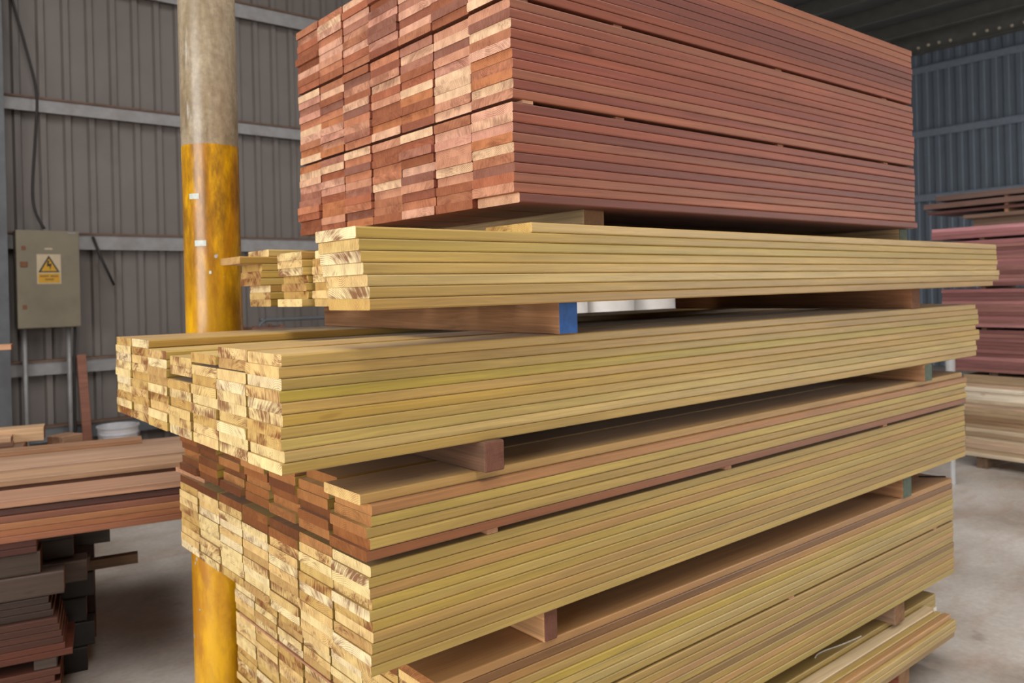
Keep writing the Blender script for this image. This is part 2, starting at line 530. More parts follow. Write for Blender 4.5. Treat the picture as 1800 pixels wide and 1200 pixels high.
# H columns against the walls
def hcol(name, x, y, h, mat=M_STEEL):
    bm = bmesh.new()
    box_bm(bm, -0.075, 0.075, -0.08, -0.07, 0, h)
    box_bm(bm, -0.075, 0.075, 0.07, 0.08, 0, h)
    box_bm(bm, -0.004, 0.004, -0.07, 0.07, 0, h)
    o = link(name, mesh_of(bm, name, mat), None, (x, y, 0))
    return tag(o, 'grey steel wall column standing beside the electrical cabinet', 'column', kind='structure')


hcol('wall_column', 1.0, 8.09, 6.3)

# ------------------------------------------------------------------ the yellow and grey pole
PX, PY, PR = 0.982, 2.80, 0.0935
pole = lathe('painted_pole', pole_mat(), [(0, 0), (PR, 0), (PR, 6.35), (0, 6.35)], loc=(PX, PY, 0), seg=64)
tag(pole, 'round steel pole, worn yellow paint below and bare grey above, behind the boards', 'pole')


def paint_chip(z, ang, w, h):  # thin curved patches modelling silver chips in the pole paint
    bm = bmesh.new()
    n = 6
    rows = []
    for zz in (z, z + h):
        for rr in (PR - 0.002, PR + 0.0012):
            rows.append([bm.verts.new((math.cos(ang + w * (k / n - .5)) * rr, math.sin(ang + w * (k / n - .5)) * rr, zz)) for k in range(n + 1)])
    a, b, c, d = rows
    for k in range(n):
        bm.faces.new((b[k], b[k + 1], d[k + 1], d[k])); bm.faces.new((c[k], c[k + 1], d[k + 1], d[k])); bm.faces.new((a[k], a[k + 1], b[k + 1], b[k]))
    o = link('paint_chip', mesh_of(bm, 'paint_chip', M_CHIP, False), pole)
    tag(o, 'silver paint chip')


va = math.atan2(-PY, -PX)          # direction from the pole to the camera
paint_chip(1.955, va - 0.62, 0.40, 0.018)
paint_chip(1.797, va - 0.42, 0.42, 0.019)
paint_chip(1.703, va - 0.10, 0.08, 0.010)

# ------------------------------------------------------------------ boards
_cache = {}


def board_mesh(L, w, t, ms, me_, r=0.0034, key=None):
    k = (round(L, 3), round(w, 3), round(t, 4), ms.name, me_.name, r)
    if k in _cache: return _cache[k]
    prof = []
    for cx, cy, a0 in ((w - r, r, -PI / 2), (w - r, t - r, 0), (r, t - r, PI / 2), (r, r, PI)):
        for j in range(3):
            a = a0 + j * PI / 4
            prof.append((cx + r * math.cos(a), cy + r * math.sin(a)))
    bm = bmesh.new()
    A = [bm.verts.new((0, y, z)) for y, z in prof]
    B = [bm.verts.new((L, y, z)) for y, z in prof]
    n = len(prof)
    for i in range(n):
        f = bm.faces.new((A[i], A[(i + 1) % n], B[(i + 1) % n], B[i])); f.material_index = 0
    f = bm.faces.new(A[::-1]); f.material_index = 1
    f = bm.faces.new(B); f.material_index = 1
    me = mesh_of(bm, 'board', [ms, me_])
    _cache[k] = me
    return me


ORD = ['first', 'second', 'third', 'fourth', 'fifth', 'sixth', 'seventh', 'eighth', 'ninth', 'tenth']
YEL = [lin(c) for c in ((184, 153, 83), (175, 145, 73), (169, 135, 68), (188, 159, 91), (175, 145, 62), (168, 130, 69), (181, 150, 77), (162, 131, 62), (190, 162, 98), (177, 140, 77))]
RED = [lin(c) for c in ((143, 77, 54), (126, 64, 46), (136, 68, 50), (151, 86, 58), (118, 61, 46), (140, 72, 48), (153, 92, 62), (129, 68, 53), (145, 75, 52), (114, 57, 41), (141, 83, 58))]
BRN = [lin(c) for c in ((143, 94, 61), (153, 105, 68), (133, 83, 53), (162, 117, 76))]


def place(name, me, loc, yaw, color, label, cat='board', group=None):
    o = link(name, me, None, loc, yaw, color)
    return tag(o, label, cat, group)


class Pack:
    """One strapped-less pack: columns of boards, each board an object of its own."""

    def __init__(s, org, yaw, L, w, t, phrase, group):
        s.o, s.yaw, s.L, s.w, s.t, s.phrase, s.group = org, math.radians(yaw), L, w, t, phrase, group

    def at(s, x, y):
        c, n = math.cos(s.yaw), math.sin(s.yaw)
        return s.o[0] + c * x - n * y, s.o[1] + n * x + c * y

    def add(s, x, y, z, col, row, kind='yellow', color=None, brown=False, L=None, w=None, dyaw=0.0, label=None, t=None):
        ms = {'yellow': M_YS, 'red': M_RS, 'brown': M_YS}[kind]
        me_ = {'yellow': M_YE, 'red': M_RE, 'brown': M_BE}[kind]
        if color is None:
            color = random.choice({'yellow': YEL, 'red': RED, 'brown': YEL + BRN}[kind])
        X, Y = s.at(x, y)
        lab = label or '%s board in the %s, %s column from near corner, %s layer up' % (
            {'yellow': 'yellow', 'red': 'reddish', 'brown': 'brown ended'}[kind], s.phrase, ORD[col], ORD[row])
        return place(kind + '_board', board_mesh(L or s.L, w or s.w, (t or s.t) - 0.0003, ms, me_), (X, Y, z), s.yaw + dyaw, color, lab, 'board', s.group)


J = lambda a: random.uniform(-a, a)

# --- A: three red packs on top
tA = 0.0222
for pk, (z0, n, ph) in enumerate(((1.8165, 10, 'lowest red pack'), (2.0465, 10, 'middle red pack'), (2.2765, 9, 'topmost red pack'))):
    P = Pack((1.142, 1.357), -0.46, 1.93, 0.1545, tA, ph, 'boards of the ' + ph)
    for c in range(7):
        cx = J(0.003)
        for r in range(n):
            x = cx + J(0.003) + (random.random() < 0.12) * J(0.010)
            if pk == 0 and r == 0 and c == 0: x = 0.012
            P.add(x, c * 0.1574 + J(0.0012), z0 + r * tA, c, r, 'red', L=1.93 + random.choice((0, 0.004, -0.004)))
    if pk < 2:
        zz = z0 + n * tA
        for i, x in enumerate((0.03, 0.34, 1.05, 1.72)):
            X, Y = P.at(x, 0.002 if i == 0 and pk == 0 else 0.012)
            o = box('spacer_strip', M_STRIP, 0, 0.03, 0, 1.09, 0, 0.0075, None, 0, (X, Y, zz), P.yaw)
            tag(o, 'thin spacer strip above the %s, %s from the near end' % (ph, ORD[i]), 'spacer', 'spacer strips in the red packs')

# --- B: topmost yellow pack
tB = 0.0226
P = Pack((0.748, 1.331), 0.45, 3.14, 0.164, tB, 'topmost yellow pack', 'boards of the topmost yellow pack')
zB = 1.5905
xo = (0.009, 0.009, 0.005, -0.003, -0.008, -0.011, -0.017)
fe = (-0.05, 0.02, 0.03, 0.0, 0.012, 0.005, 0.0)
cB = [(168, 132, 68), (173, 140, 73), (193, 164, 101), (183, 150, 81), (183, 150, 75), (178, 150, 72), (175, 143, 68)]
for r in range(7):
    P.add(xo[r], 0, zB + r * tB, 0, r, color=lin(cB[r]), L=3.14 + fe[r] - xo[r])
P.add(0.42, 0.0, zB + 7 * tB, 0, 7, color=lin((188, 156, 94)), L=2.72, label='single loose yellow board lying on top of the topmost yellow pack, below the reds')
for c, (y, n, x0) in ((1, (0.22, 7, 0.30)), (2, (0.42, 7, 0.30)), (3, (0.628, 7, 0.29)), (4, (0.81, 7, 0.275)), (5, (1.112, 8, 0.285))):  # unseen second and third columns added to block light through the gap
    for r in range(n):
        x = x0 + random.choice((0, 0.01, -0.012, 0.02, -0.02)) + J(0.006)
        if c == 5: x = x0 + (0.012, 0.01, 0.012, -0.02, -0.018, -0.014, -0.085, 0.01)[r]
        P.add(x, y + J(0.002), zB + r * tB, c, r, L=2.85)

# --- C: second yellow pack
tC = 0.0224
P = Pack((0.616, 1.418), -0.235, 3.17, 0.1645, tC, 'second yellow pack', 'boards of the second yellow pack')
zC = 1.2895
cC = [(173, 141, 72), (188, 159, 96), (184, 157, 86), (177, 146, 77), (177, 143, 65), (181, 146, 79), (175, 150, 62), (172, 143, 75), (175, 141, 77), (183, 150, 84)]
fe = (0, 0.004, 0, 0.04, 0.035, 0.0, 0.035, 0.03, 0.03, 0.0)
for c, (y, n, gap_at, gap) in enumerate(((0, 10, 99, 0), (0.171, 10, 8, 0.002), (0.339, 9, 8, 0.006), (0.516, 8, 6, 0.012), (0.694, 9, 99, 0), (0.8605, 10, 99, 0), (1.032, 10, 99, 0))):
    for r in range(n):
        dz = gap if r >= gap_at else 0
        x = J(0.004) if c == 0 else J(0.004)
        P.add(x, y, zC + r * tC + dz, c, r, color=lin(cC[r]) if c == 0 else None, L=3.17 + (fe[r] if c == 0 else 0) - 0.01)

# --- D: thin pack with brown ends
tD = 0.0224
P = Pack((0.80, 1.425), 0.1, 2.93, 0.158, tD, 'brown ended pack', 'boards of the brown ended pack')
zD = 1.0868
cD = [(133, 80, 45), (175, 145, 76), (168, 137, 73), (177, 150, 75), (163, 114, 68), (175, 137, 78)]
xD = (-0.012, -0.004, -0.008, 0.002, 0.003, -0.016)
for c in range(7):
    n = 6
    cx = J(0.01) + (0 if c in (0,) else 0.004)
    for r in range(n):
        if c == 0:
            k = 'yellow' if r == 5 else 'brown'
            P.add(xD[r], (0.0, -0.002, 0.004, 0.002, 0.0, 0.012)[r], zD + r * tD, c, r, k, color=lin(cD[r]))
        else:
            P.add(cx + J(0.009) + (0.03 if (c, r) == (1, 5) else 0), 0.01 + c * 0.173 + J(0.003), zD + r * tD, c, r, 'brown', w=0.152)

# --- E: third yellow pack
tE = 0.0224
P = Pack((0.803, 1.437), 0.28, 2.957, 0.1635, tE, 'third yellow pack', 'boards of the third yellow pack')
zE = 0.8485
cE = [(181, 151, 79), (165, 132, 68), (169, 140, 72), (172, 137, 76), (175, 145, 68), (175, 148, 78), (173, 145, 68), (171, 131, 73), (177, 146, 73), (173, 145, 75)]
brn = {1: 1, 2: 2, 3: 2, 4: 1, 5: 1, 6: 1}
for c in range(7):
    for r in range(10):
        k = 'brown' if r >= 10 - brn.get(c, 0) else 'yellow'
        x = (-0.004, -0.004, 0.0, 0.003, 0.002, -0.004, 0.002, -0.002, -0.004, 0.0)[r] if c == 0 else J(0.003)
        P.add(x, c * 0.1692 + J(0.0015), zE + r * tE, c, r, k, color=lin(cE[r]) if c == 0 else None)
for i, (x, y0, y1, dy) in enumerate(((0.30, 0.0, 1.15, 0), (1.2, 0.0, 1.15, 0), (2.2, 0.0, 1.15, 0), (0.012, 0.99, 1.235, 0.03))):
    X, Y = P.at(x, y0)
    o = box('spacer_strip', M_STRIP, 0, 0.03, 0, y1 - y0, 0, 0.0125, None, 0, (X, Y, zE + 10 * tE + 0.0003), P.yaw + dy)
    tag(o, 'pale spacer strip sticking out under the brown ended pack by the yellow pole' if i == 3 else 'spacer strip under the brown ended pack, %s from the near end' % ORD[i], 'spacer', 'spacer strips under the brown ended pack')

# --- F: two packs below
tF = 0.0224
zF0, zF1 = 0.352, 0.5835
cF0 = [(173, 148, 72), (168, 132, 65), (171, 141, 67), (175, 135, 78), (162, 134, 64), (135, 104, 53), (171, 143, 75), (175, 135, 83), (163, 134, 67), (169, 137, 75)]
cF1 = [(168, 140, 72), (175, 150, 89), (181, 153, 83), (175, 148, 62), (173, 141, 77), (171, 126, 68), (127, 87, 46), (173, 128, 77)]
brF = {1: (7, 6), 2: (7, 6, 5), 3: (7, 6), 4: (7,), 5: (7,), 0: (7,)}
for z0, n, cc, ph, top in ((zF0, 10, cF0, 'fifth yellow pack', 0), (zF1, 8, cF1, 'fourth yellow pack', 1)):
    P = Pack((0.985, 1.476), 0.0, 2.69, 0.165, tF, ph, 'boards of the ' + ph.replace(' down', ''))
    for c in range(7):
        for r in range(n):
            k = 'brown' if top and r in brF.get(c, ()) else 'yellow'
            P.add(J(0.003), c * 0.1725 + J(0.002), z0 + r * tF, c, r, k, color=lin(cc[r]) if c == 0 else None)
for i, (x, y0, dy) in enumerate(((0.06, 0.0, 0), (1.4, 0.0, 0), (2.5, 0.0, 0), (-0.004, 0.45, 0.0))):
    o = box('spacer_strip', M_STRIP, 0, 0.03, 0, 1.16 - y0, 0, 0.0065, None, 0, (0.985 + x, 1.478 + y0, zF0 + 10 * tF + 0.0003), dy)
    tag(o, ('spacer strip between the two lowest full yellow packs, %s from the near end' % ORD[i]) if i < 3 else 'pinkish spacer strip showing between the end grain of the lowest yellow packs', 'spacer', 'spacer strips in the lower yellow packs')

# --- G: bottom stepped heap
P = Pack((1.0, 1.40), 0.0, 2.48, 0.135, 0.0224, 'bottom yellow heap', 'boards of the bottom yellow heap')
zG = 0.155
gl = 'yellow board in the stepped front of the bottom heap, %s layer up'
for r, (y, L, cc) in enumerate(((0.004, 2.48, (150, 120, 70)), (0.0, 2.49, (176, 148, 86)), (0.001, 2.49, (182, 154, 92)))):
    P.add(0, y, zG + r * 0.0224, 0, r, color=lin(cc), L=L, w=0.121, label=gl % ORD[r])
zS = zG + 3 * 0.0224 + 0.0002
P.add(0, 0.016, zS, 0, 3, color=lin((178, 134, 84)), L=2.475, w=0.026, label='narrow brownish slat on the front edge of the bottom heap')
P.add(0, 0.0435, zS, 0, 4, color=lin((180, 150, 84)), L=2.46, w=0.026, t=0.026, label='narrow yellow slat behind the brownish one on the bottom heap')
P.add(0.1, 0.073, zS, 0, 5, color=lin((216, 190, 150)), L=2.38, w=0.048, t=0.028, label='pale cream slat lying loose on the stepped bottom heap')
for c in range(3):
    for r in range(5):
        P.add(0, 0.127 + c * 0.30, zG + r * 0.0224, c + 1, r, color=lin((176, 148, 80)) if c == 0 else None, L=2.60, w=0.29,
              label='wide yellow board in the bottom heap, %s row behind the stepped front, %s layer up' % (ORD[c], ORD[r]))
tag(tube('string', M_STRING, smooth_pts([(2.668, 1.556, 0.2695), (2.70, 1.565, 0.2695), (2.75, 1.562, 0.2695), (2.82, 1.549, 0.2695), (2.91, 1.537, 0.2695), (2.96, 1.533, 0.2695)]), 0.0024), 'white string curling on the bottom heap of boards', 'string')
tag(box('plastic_scrap', M_STRING, 3.45, 3.474, 1.469, 1.4718, 0.2224, 0.262), 'white plastic scrap on the far end of the bottom heap', 'scrap')


# ------------------------------------------------------------------ bearers between packs
def bearer(x0, x1, y0, y1, z0, z1, color, label, endmat=None, group='bearers between the packs', bev=0.004, yaw=0.0):
    bm = bmesh.new()
    W, Lc, H = x1 - x0, y1 - y0, z1 - z0
    box_bm(bm, 0, Lc, 0, W, 0, H, bev, 2)
    for f in bm.faces:
        f.material_index = 1 if abs(f.normal.x) > 0.9 else 0
    me = mesh_of(bm, 'timber_bearer', [M_TS, M_TE])
    o = link('timber_bearer', me, None, (x1, y0, z0), PI / 2 + yaw, color)
    tag(o, label, 'bearer', group)
    if endmat:
        e = box('painted_end', endmat, -0.0015, 0.0025, 0.0012, W - 0.0012, 0.0012, H - 0.0012, o, 0.0009)
        tag(e, 'painted end face')
    return o


zA0, zBt = 1.8165, zB + 8 * tB
bearer(1.395, 1.468, 1.40, 2.60, zBt, zA0, lin((190, 164, 124)), 'pale grey brown timber bearer under the near end of the red packs')
bearer(3.035, 3.095, 1.385, 2.60, zBt, zA0, lin((186, 156, 116)), 'timber bearer with faded green end under the far end of the red packs', M_GREENEND)
bearer(1.305, 1.365, 1.40, 2.62, zC + 10 * tC + 0.0005, zB, lin((166, 122, 86)), 'thick brown timber bearer with a blue painted end', M_BLUE)
bearer(3.16, 3.231, 1.40, 2.55, zC + 10 * tC + 0.0005, zB, lin((150, 104, 72)), 'brown timber bearer under the far end of the topmost yellow pack')
bearer(1.072, 1.128, 1.40, 2.58, zD + 6 * tD + 0.0005, zC, lin((110, 80, 60)), 'dark reddish timber bearer on the near end of the brown ended pack')
bearer(3.27, 3.33, 1.405, 2.58, zD + 6 * tD + 0.0005, zC, lin((160, 116, 80)), 'timber bearer with faded end on the far end of the brown ended pack', M_GREENEND)
bearer(1.29, 1.335, 1.465, 2.64, zF1 + 8 * tF + 0.0005, zE, lin((196, 150, 104)), 'light brown timber bearer under the near end of the third yellow pack')
bearer(3.19, 3.26, 1.465, 2.64, zF1 + 8 * tF + 0.0005, zE, lin((150, 108, 74)), 'timber bearer with faded green end under the far end of the third yellow pack', M_GREENEND)
bearer(3.15, 3.233, 1.49, 2.64, zG + 5 * 0.0224 + 0.0005, zF0, lin((146, 118, 96)), 'square brown timber bearer standing out on the far end of the bottom heap')
bearer(1.28, 1.36, 1.58, 2.64, zG + 5 * 0.0224 + 0.0005, zF0, lin((172, 132, 108)), 'timber bearer on the near end of the bottom heap')
for x in (1.2, 2.2, 3.02):
    bearer(x, x + 0.09, 1.42, 2.42, 0.085, zG, lin((150, 84, 62)), 'reddish floor bearer under the bottom heap, %s along' % ORD[int(x) - 1], group='floor bearers of the main stack')
    bearer(x - 0.02, x + 0.07, 1.44, 2.42, 0.0, 0.085, lin((160, 150, 140)), 'grey floor block under the reddish bearer, %s along' % ORD[int(x) - 1], group='floor bearers of the main stack')
tag(box('thin_black_strip', M_BLACK, -0.11, 0.0, 0, 0.012, 0, 0.004, None, 0, (3.67, 1.50, zF1 + 8 * tF + 0.0004), -0.8), 'short thin black strip on the fourth yellow pack', 'black_strip')  # thin black strip laid flat at the far end of the pack

# ------------------------------------------------------------------ wall fittings on the left
cab = empty('electrical_cabinet', (1.38, WL_Y - 0.10, 1.40))
tag(cab, 'beige metal electrical cabinet with a yellow warning sign on the corrugated wall', 'cabinet')
box('body', M_BOX, -0.24, 0.24, -0.17, 0.0, 0, 0.855, cab, 0.006)
box('door', M_BOX, -0.243, 0.243, -0.192, -0.172, 0.004, 0.853, cab, 0.005, seg=2)
for z in (0.68, 0.17):
    tag(box('hinge', M_BOXRUST, -0.205, -0.175, -0.199, -0.1922, z, z + 0.035, cab, 0.002), 'rusty hinge plate')
tag(box('latch', M_BOXRUST, -0.215, -0.165, -0.205, -0.1922, 0.535, 0.58, cab, 0.003), 'rusty latch')
tag(box('name_strip', M_SIGNW, -0.03, 0.03, -0.1945, -0.1922, 0.685, 0.70, cab), 'small pale strip')
tag(box('hasp', M_GALV, 0.15, 0.215, -0.197, -0.1922, 0.825, 0.84, cab, 0.001), 'bright clip near the top corner')
sg = box('warning_sign', M_SIGNW, -0.093, 0.093, -0.1955, -0.1922, 0.385, 0.645, cab)
tag(sg, 'cream and yellow electric shock warning sign')


def plate(name, mat, pts, y, th=0.0012):
    bm = bmesh.new()
    a = [bm.verts.new((x, y, z)) for x, z in pts]
    b = [bm.verts.new((x, y + th, z)) for x, z in pts]
    bm.faces.new(a); bm.faces.new(b[::-1])
    for i in range(len(pts)): bm.faces.new((a[i], a[(i + 1) % len(pts)], b[(i + 1) % len(pts)], b[i]))
    return link(name, mesh_of(bm, name, mat), sg)


plate('triangle_border', M_SIGNK, [(-0.083, 0.487), (0.083, 0.487), (0, 0.635)], -0.1968)
plate('triangle_field', M_SIGNY, [(-0.062, 0.497), (0.062, 0.497), (0, 0.609)], -0.1982)
plate('lightning_bolt', M_SIGNK, [(-0.012, 0.588), (0.004, 0.588), (-0.002, 0.560), (0.021, 0.564), (0.008, 0.503), (0.004, 0.540), (-0.017, 0.538)], -0.1996)
plate('caption_plate', M_SIGNY, [(-0.083, 0.395), (0.083, 0.395), (0.083, 0.476), (-0.083, 0.476)], -0.1968)
bm = bmesh.new()
for z, spans in ((0.446, ((-0.07, -0.002), (0.012, 0.07))), (0.418, ((-0.03, 0.035),))):
    for a, b in spans:
        x = a
        while x < b - 0.004:
            box_bm(bm, x, x + 0.0055, -0.1978, -0.1969, z, z + 0.014)
            x += 0.0085
o = link('caption_lettering', mesh_of(bm, 'caption_lettering', M_CABLEB), sg); tag(o, kind='stuff')
for x in (1.20, 1.545):
    tag(tube('conduit_pipe', M_GALV, [(x, WL_Y - 0.16, 0.0), (x, WL_Y - 0.16, 1.40)], 0.02),
        'grey conduit pipe under the %s side of the electrical cabinet' % ('column' if x < 1.3 else 'leaning plank'), 'conduit', 'conduit pipes under the cabinet')
pts = [(1.15, 8.16, 4.45), (1.178, 8.16, 4.27), (1.276, 8.15, 3.84), (1.342, 8.14, 3.47), (1.324, 8.14, 3.09), (1.292, 8.14, 2.63), (1.309, 8.13, 2.42), (1.372, 8.12, 2.275)]
tag(tube('power_cable', M_CABLE, smooth_pts(pts), 0.012), 'dark power cable running down the wall into the cabinet top', 'cable')
tag(tube('loose_rod', M_CABLE, [(1.775, 8.187, 2.22), (1.85, 8.187, 2.00), (1.945, 8.187, 1.77)], 0.012), 'thin dark rod hanging slanted from the wall rail beside the cabinet', 'rod')
tag(tube('thin_cable', M_CABLE, smooth_pts([(1.60, 8.15, 1.40), (1.585, 8.15, 1.0), (1.58, 8.15, 0.5), (1.58, 8.15, 0.02)]), 0.012), 'thin dark cable dropping from the cabinet corner to the floor', 'cable')
o = box('leaning_plank', M_DS, -0.038, 0.038, -0.012, 0.012, 0, 1.14, None, 0.002, (1.685, 8.10, 0.004), 0)
o.rotation_euler = (-0.05, -0.035, 0); o.color = (*lin((138, 90, 72)), 1)
tag(o, 'narrow reddish plank leaning on the corrugated wall beside the bucket', 'plank')

bk = empty('bucket', (1.855, 7.80, 0)); tag(bk, 'white plastic bucket standing by the corrugated wall', 'bucket')
lathe('body', M_BUCKET, [(0, 0), (0.135, 0), (0.160, 0.44), (0.168, 0.44), (0.168, 0.452), (0.164, 0.455), (0.166, 0.50), (0.176, 0.502), (0.176, 0.515), (0.160, 0.515), (0.155, 0.46), (0.132, 0.02), (0, 0.02)], bk)
tube('wire_handle', M_GALV, [(0.172 * math.cos(a), 0.172 * math.sin(a) * 0.96 - 0.01, 0.47 - 0.10 * abs(math.sin(a))) for a in [PI + PI * k / 20 for k in range(21)]], 0.003, bk)

rail = empty('pipe_rail', (3.05, 7.5, 0)); tag(rail, 'bent grey pipe rail behind the yellow boards by the wall', 'rail')
tube('rail_pipe', M_STEEL, smooth_pts([(0, 0, 0), (0, 0, 1.2), (0, 0, 1.33), (0.07, 0, 1.40), (0.2, 0, 1.402), (2.2, 0, 1.40)]), 0.018, rail)
for x in (0.7, 1.4, 2.15): tube('post', M_STEEL, [(x, 0, 0), (x, 0, 1.385)], 0.015, rail)
tube('lower_bar', M_STEEL, [(0.0, 0, 0.6), (2.2, 0, 0.6)], 0.015, rail)
cr = empty('crate', (2.93, 7.12, 0)); tag(cr, 'tall brown wooden crate standing by the pipe rail', 'crate')
for i in range(5):
    for (x0, x1, y0, y1) in ((-0.16, 0.16, -0.16, -0.14), (-0.16, 0.16, 0.14, 0.16), (-0.16, -0.14, -0.138, 0.138), (0.14, 0.16, -0.138, 0.138)):
        box('slat', M_CRATE, x0, x1, y0, y1, 0.01 + i * 0.272, 0.265 + i * 0.272, cr)
for sx in (-1, 1):
    for sy in (-1, 1): box('corner_post', M_CRATE, sx * 0.125 - 0.013, sx * 0.125 + 0.013, sy * 0.125 - 0.013, sy * 0.125 + 0.013, 0, 1.37, cr)


def drum(x, y, z, r, mat, label):
    d = empty('plastic_drum', (x, y, z)); tag(d, label, 'drum', 'plastic drums behind the stack')
    lathe('body', mat, [(0, 0), (r * .94, 0), (r, .03), (r, .25), (r * 1.03, .27), (r, .29), (r, .53), (r * 1.03, .55), (r, .57), (r, .76), (r * .95, .80), (0, .80)], d)
    lathe('lid', mat, [(0, .802), (r * .97, .802), (r * .99, .81), (r * .99, .835), (r * .9, .84), (0, .84)], d)


for i, (x, y, r, mt, nm) in enumerate(((4.84, 5.05, 0.15, M_DRUM, 'narrow white'), (5.27, 5.0, 0.225, M_DRUM, 'middle white'), (5.86, 5.0, 0.225, M_DRUM, 'white'), (6.30, 5.35, 0.2, M_DRUMB, 'light blue'))):
    drum(x, y, 0.0, r, mt, '%s plastic drum on the floor, bottom of its pair behind the stack' % nm)
    drum(x, y, 0.841, r, mt, '%s plastic drum standing on another, seen through the gap' % nm)

# ------------------------------------------------------------------ dark boards at the left
LO, LY = (0.4407, 3.6632), math.radians(-12.6)


def ls(x, y):
    c, n = math.cos(LY), math.sin(LY)
    return LO[0] + c * x - n * y, LO[1] + n * x + c * y


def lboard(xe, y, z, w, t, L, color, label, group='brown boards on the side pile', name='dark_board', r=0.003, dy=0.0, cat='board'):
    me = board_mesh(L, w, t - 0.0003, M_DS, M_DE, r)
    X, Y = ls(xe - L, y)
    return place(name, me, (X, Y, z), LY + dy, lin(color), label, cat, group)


DK = [(168, 104, 72), (156, 94, 64), (176, 112, 74), (150, 92, 66)]
for i, (z, t, y0, c) in enumerate(((0.692, 0.0262, 0, (136, 84, 58)), (0.7182, 0.0262, 0.002, (142, 88, 56)), (0.7444, 0.0262, 0.0, (148, 98, 62)), (0.7706, 0.0262, 0.003, (126, 78, 58)), (0.7975, 0.0262, 0.014, (82, 50, 42)))):
    lboard(1.1 + 0.01 * i, y0, z, 0.2, t, 3.0, c, 'reddish brown board at the front of the side pile, %s layer up' % ORD[i])
lboard(1.12, 0.0, 0.829, 0.205, 0.030, 3.0, (162, 121, 95), 'wide pinkish brown board, topmost at the front of the side pile')
for c in range(1, 6):
    for i in range(5):
        lboard(1.1, 0.03 + c * 0.225, 0.692 + i * 0.0262, 0.2, 0.0262, 3.0, random.choice(DK), 'brown board inside the side pile, %s column back, %s layer up' % (ORD[c], ORD[i]))
lboard(1.10, 0.30, 0.8238, 0.17, 0.0332, 3.0, (101, 68, 52), 'thick dark board under the second tan board on the side pile')
lboard(1.14, 0.285, 0.8575, 0.20, 0.0265, 3.0, (175, 136, 104), 'tan board with a dark gap below, second from the front on the side pile')
lboard(1.10, 0.56, 0.8238, 0.24, 0.0332, 3.0, (138, 103, 67), 'thick board under the third tan board on the side pile')
lboard(1.12, 0.545, 0.8575, 0.265, 0.0265, 3.0, (177, 140, 113), 'pinkish tan board, third from the front on top of the side pile')
lboard(1.08, 0.84, 0.8238, 0.33, 0.0362, 3.0, (162, 127, 101), 'wide tan board at the rear of the side pile, under the short board')
lboard(0.545, 1.045, 0.8603, 0.115, 0.0245, 2.6, (151, 110, 79), 'short brown board ending near the bucket, highest on the side pile')

# bearers and piles under it; wood colours darkened to paint in the shade
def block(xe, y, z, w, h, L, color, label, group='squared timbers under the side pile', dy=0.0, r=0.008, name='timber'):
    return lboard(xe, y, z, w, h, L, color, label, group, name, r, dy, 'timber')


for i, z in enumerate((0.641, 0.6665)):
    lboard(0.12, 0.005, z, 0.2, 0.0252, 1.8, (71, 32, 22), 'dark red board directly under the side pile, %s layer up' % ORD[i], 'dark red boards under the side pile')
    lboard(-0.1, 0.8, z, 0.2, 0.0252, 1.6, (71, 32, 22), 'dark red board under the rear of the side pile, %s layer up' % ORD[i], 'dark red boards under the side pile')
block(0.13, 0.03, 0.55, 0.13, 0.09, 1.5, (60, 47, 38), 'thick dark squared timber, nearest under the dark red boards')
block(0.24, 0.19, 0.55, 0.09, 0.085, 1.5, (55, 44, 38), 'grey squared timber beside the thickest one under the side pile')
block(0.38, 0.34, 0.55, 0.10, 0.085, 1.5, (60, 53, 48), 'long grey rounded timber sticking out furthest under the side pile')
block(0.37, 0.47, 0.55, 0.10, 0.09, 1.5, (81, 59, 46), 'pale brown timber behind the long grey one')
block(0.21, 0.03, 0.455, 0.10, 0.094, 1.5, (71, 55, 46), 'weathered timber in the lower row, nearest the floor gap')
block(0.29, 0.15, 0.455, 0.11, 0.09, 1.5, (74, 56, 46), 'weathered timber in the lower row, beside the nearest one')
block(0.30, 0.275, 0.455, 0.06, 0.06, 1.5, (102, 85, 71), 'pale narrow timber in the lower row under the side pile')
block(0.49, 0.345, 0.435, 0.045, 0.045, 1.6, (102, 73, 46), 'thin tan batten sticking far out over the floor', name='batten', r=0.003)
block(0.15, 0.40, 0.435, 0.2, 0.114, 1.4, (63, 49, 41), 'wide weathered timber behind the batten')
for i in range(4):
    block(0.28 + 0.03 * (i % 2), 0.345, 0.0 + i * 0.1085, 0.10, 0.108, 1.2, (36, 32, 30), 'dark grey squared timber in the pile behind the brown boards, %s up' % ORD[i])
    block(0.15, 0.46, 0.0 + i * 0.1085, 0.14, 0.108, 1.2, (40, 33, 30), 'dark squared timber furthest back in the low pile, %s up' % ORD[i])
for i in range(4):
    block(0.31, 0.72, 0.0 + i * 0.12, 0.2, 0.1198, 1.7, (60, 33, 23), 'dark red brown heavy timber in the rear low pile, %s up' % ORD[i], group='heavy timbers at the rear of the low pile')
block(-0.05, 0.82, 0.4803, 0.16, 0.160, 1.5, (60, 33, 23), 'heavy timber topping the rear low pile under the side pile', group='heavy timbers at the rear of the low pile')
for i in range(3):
    lboard(0.17 - 0.008 * i, 0.03, 0.372 + i * 0.0275, 0.3, 0.0272, 1.6, (46, 30, 23), 'shade-darkened board in the low pile, %s layer up' % ORD[i], 'shade-darkened boards in the low pile')
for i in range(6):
    lboard(0.215 - 0.006 * i + (0.02 if i == 0 else 0), 0.01, 0.215 + i * 0.0261, 0.3, 0.0258, 1.8, (86, 41, 25) if i < 2 else (69, 36, 23), 'brown board in the middle of the low pile, %s layer up' % ORD[i], 'brown boards in the low pile')
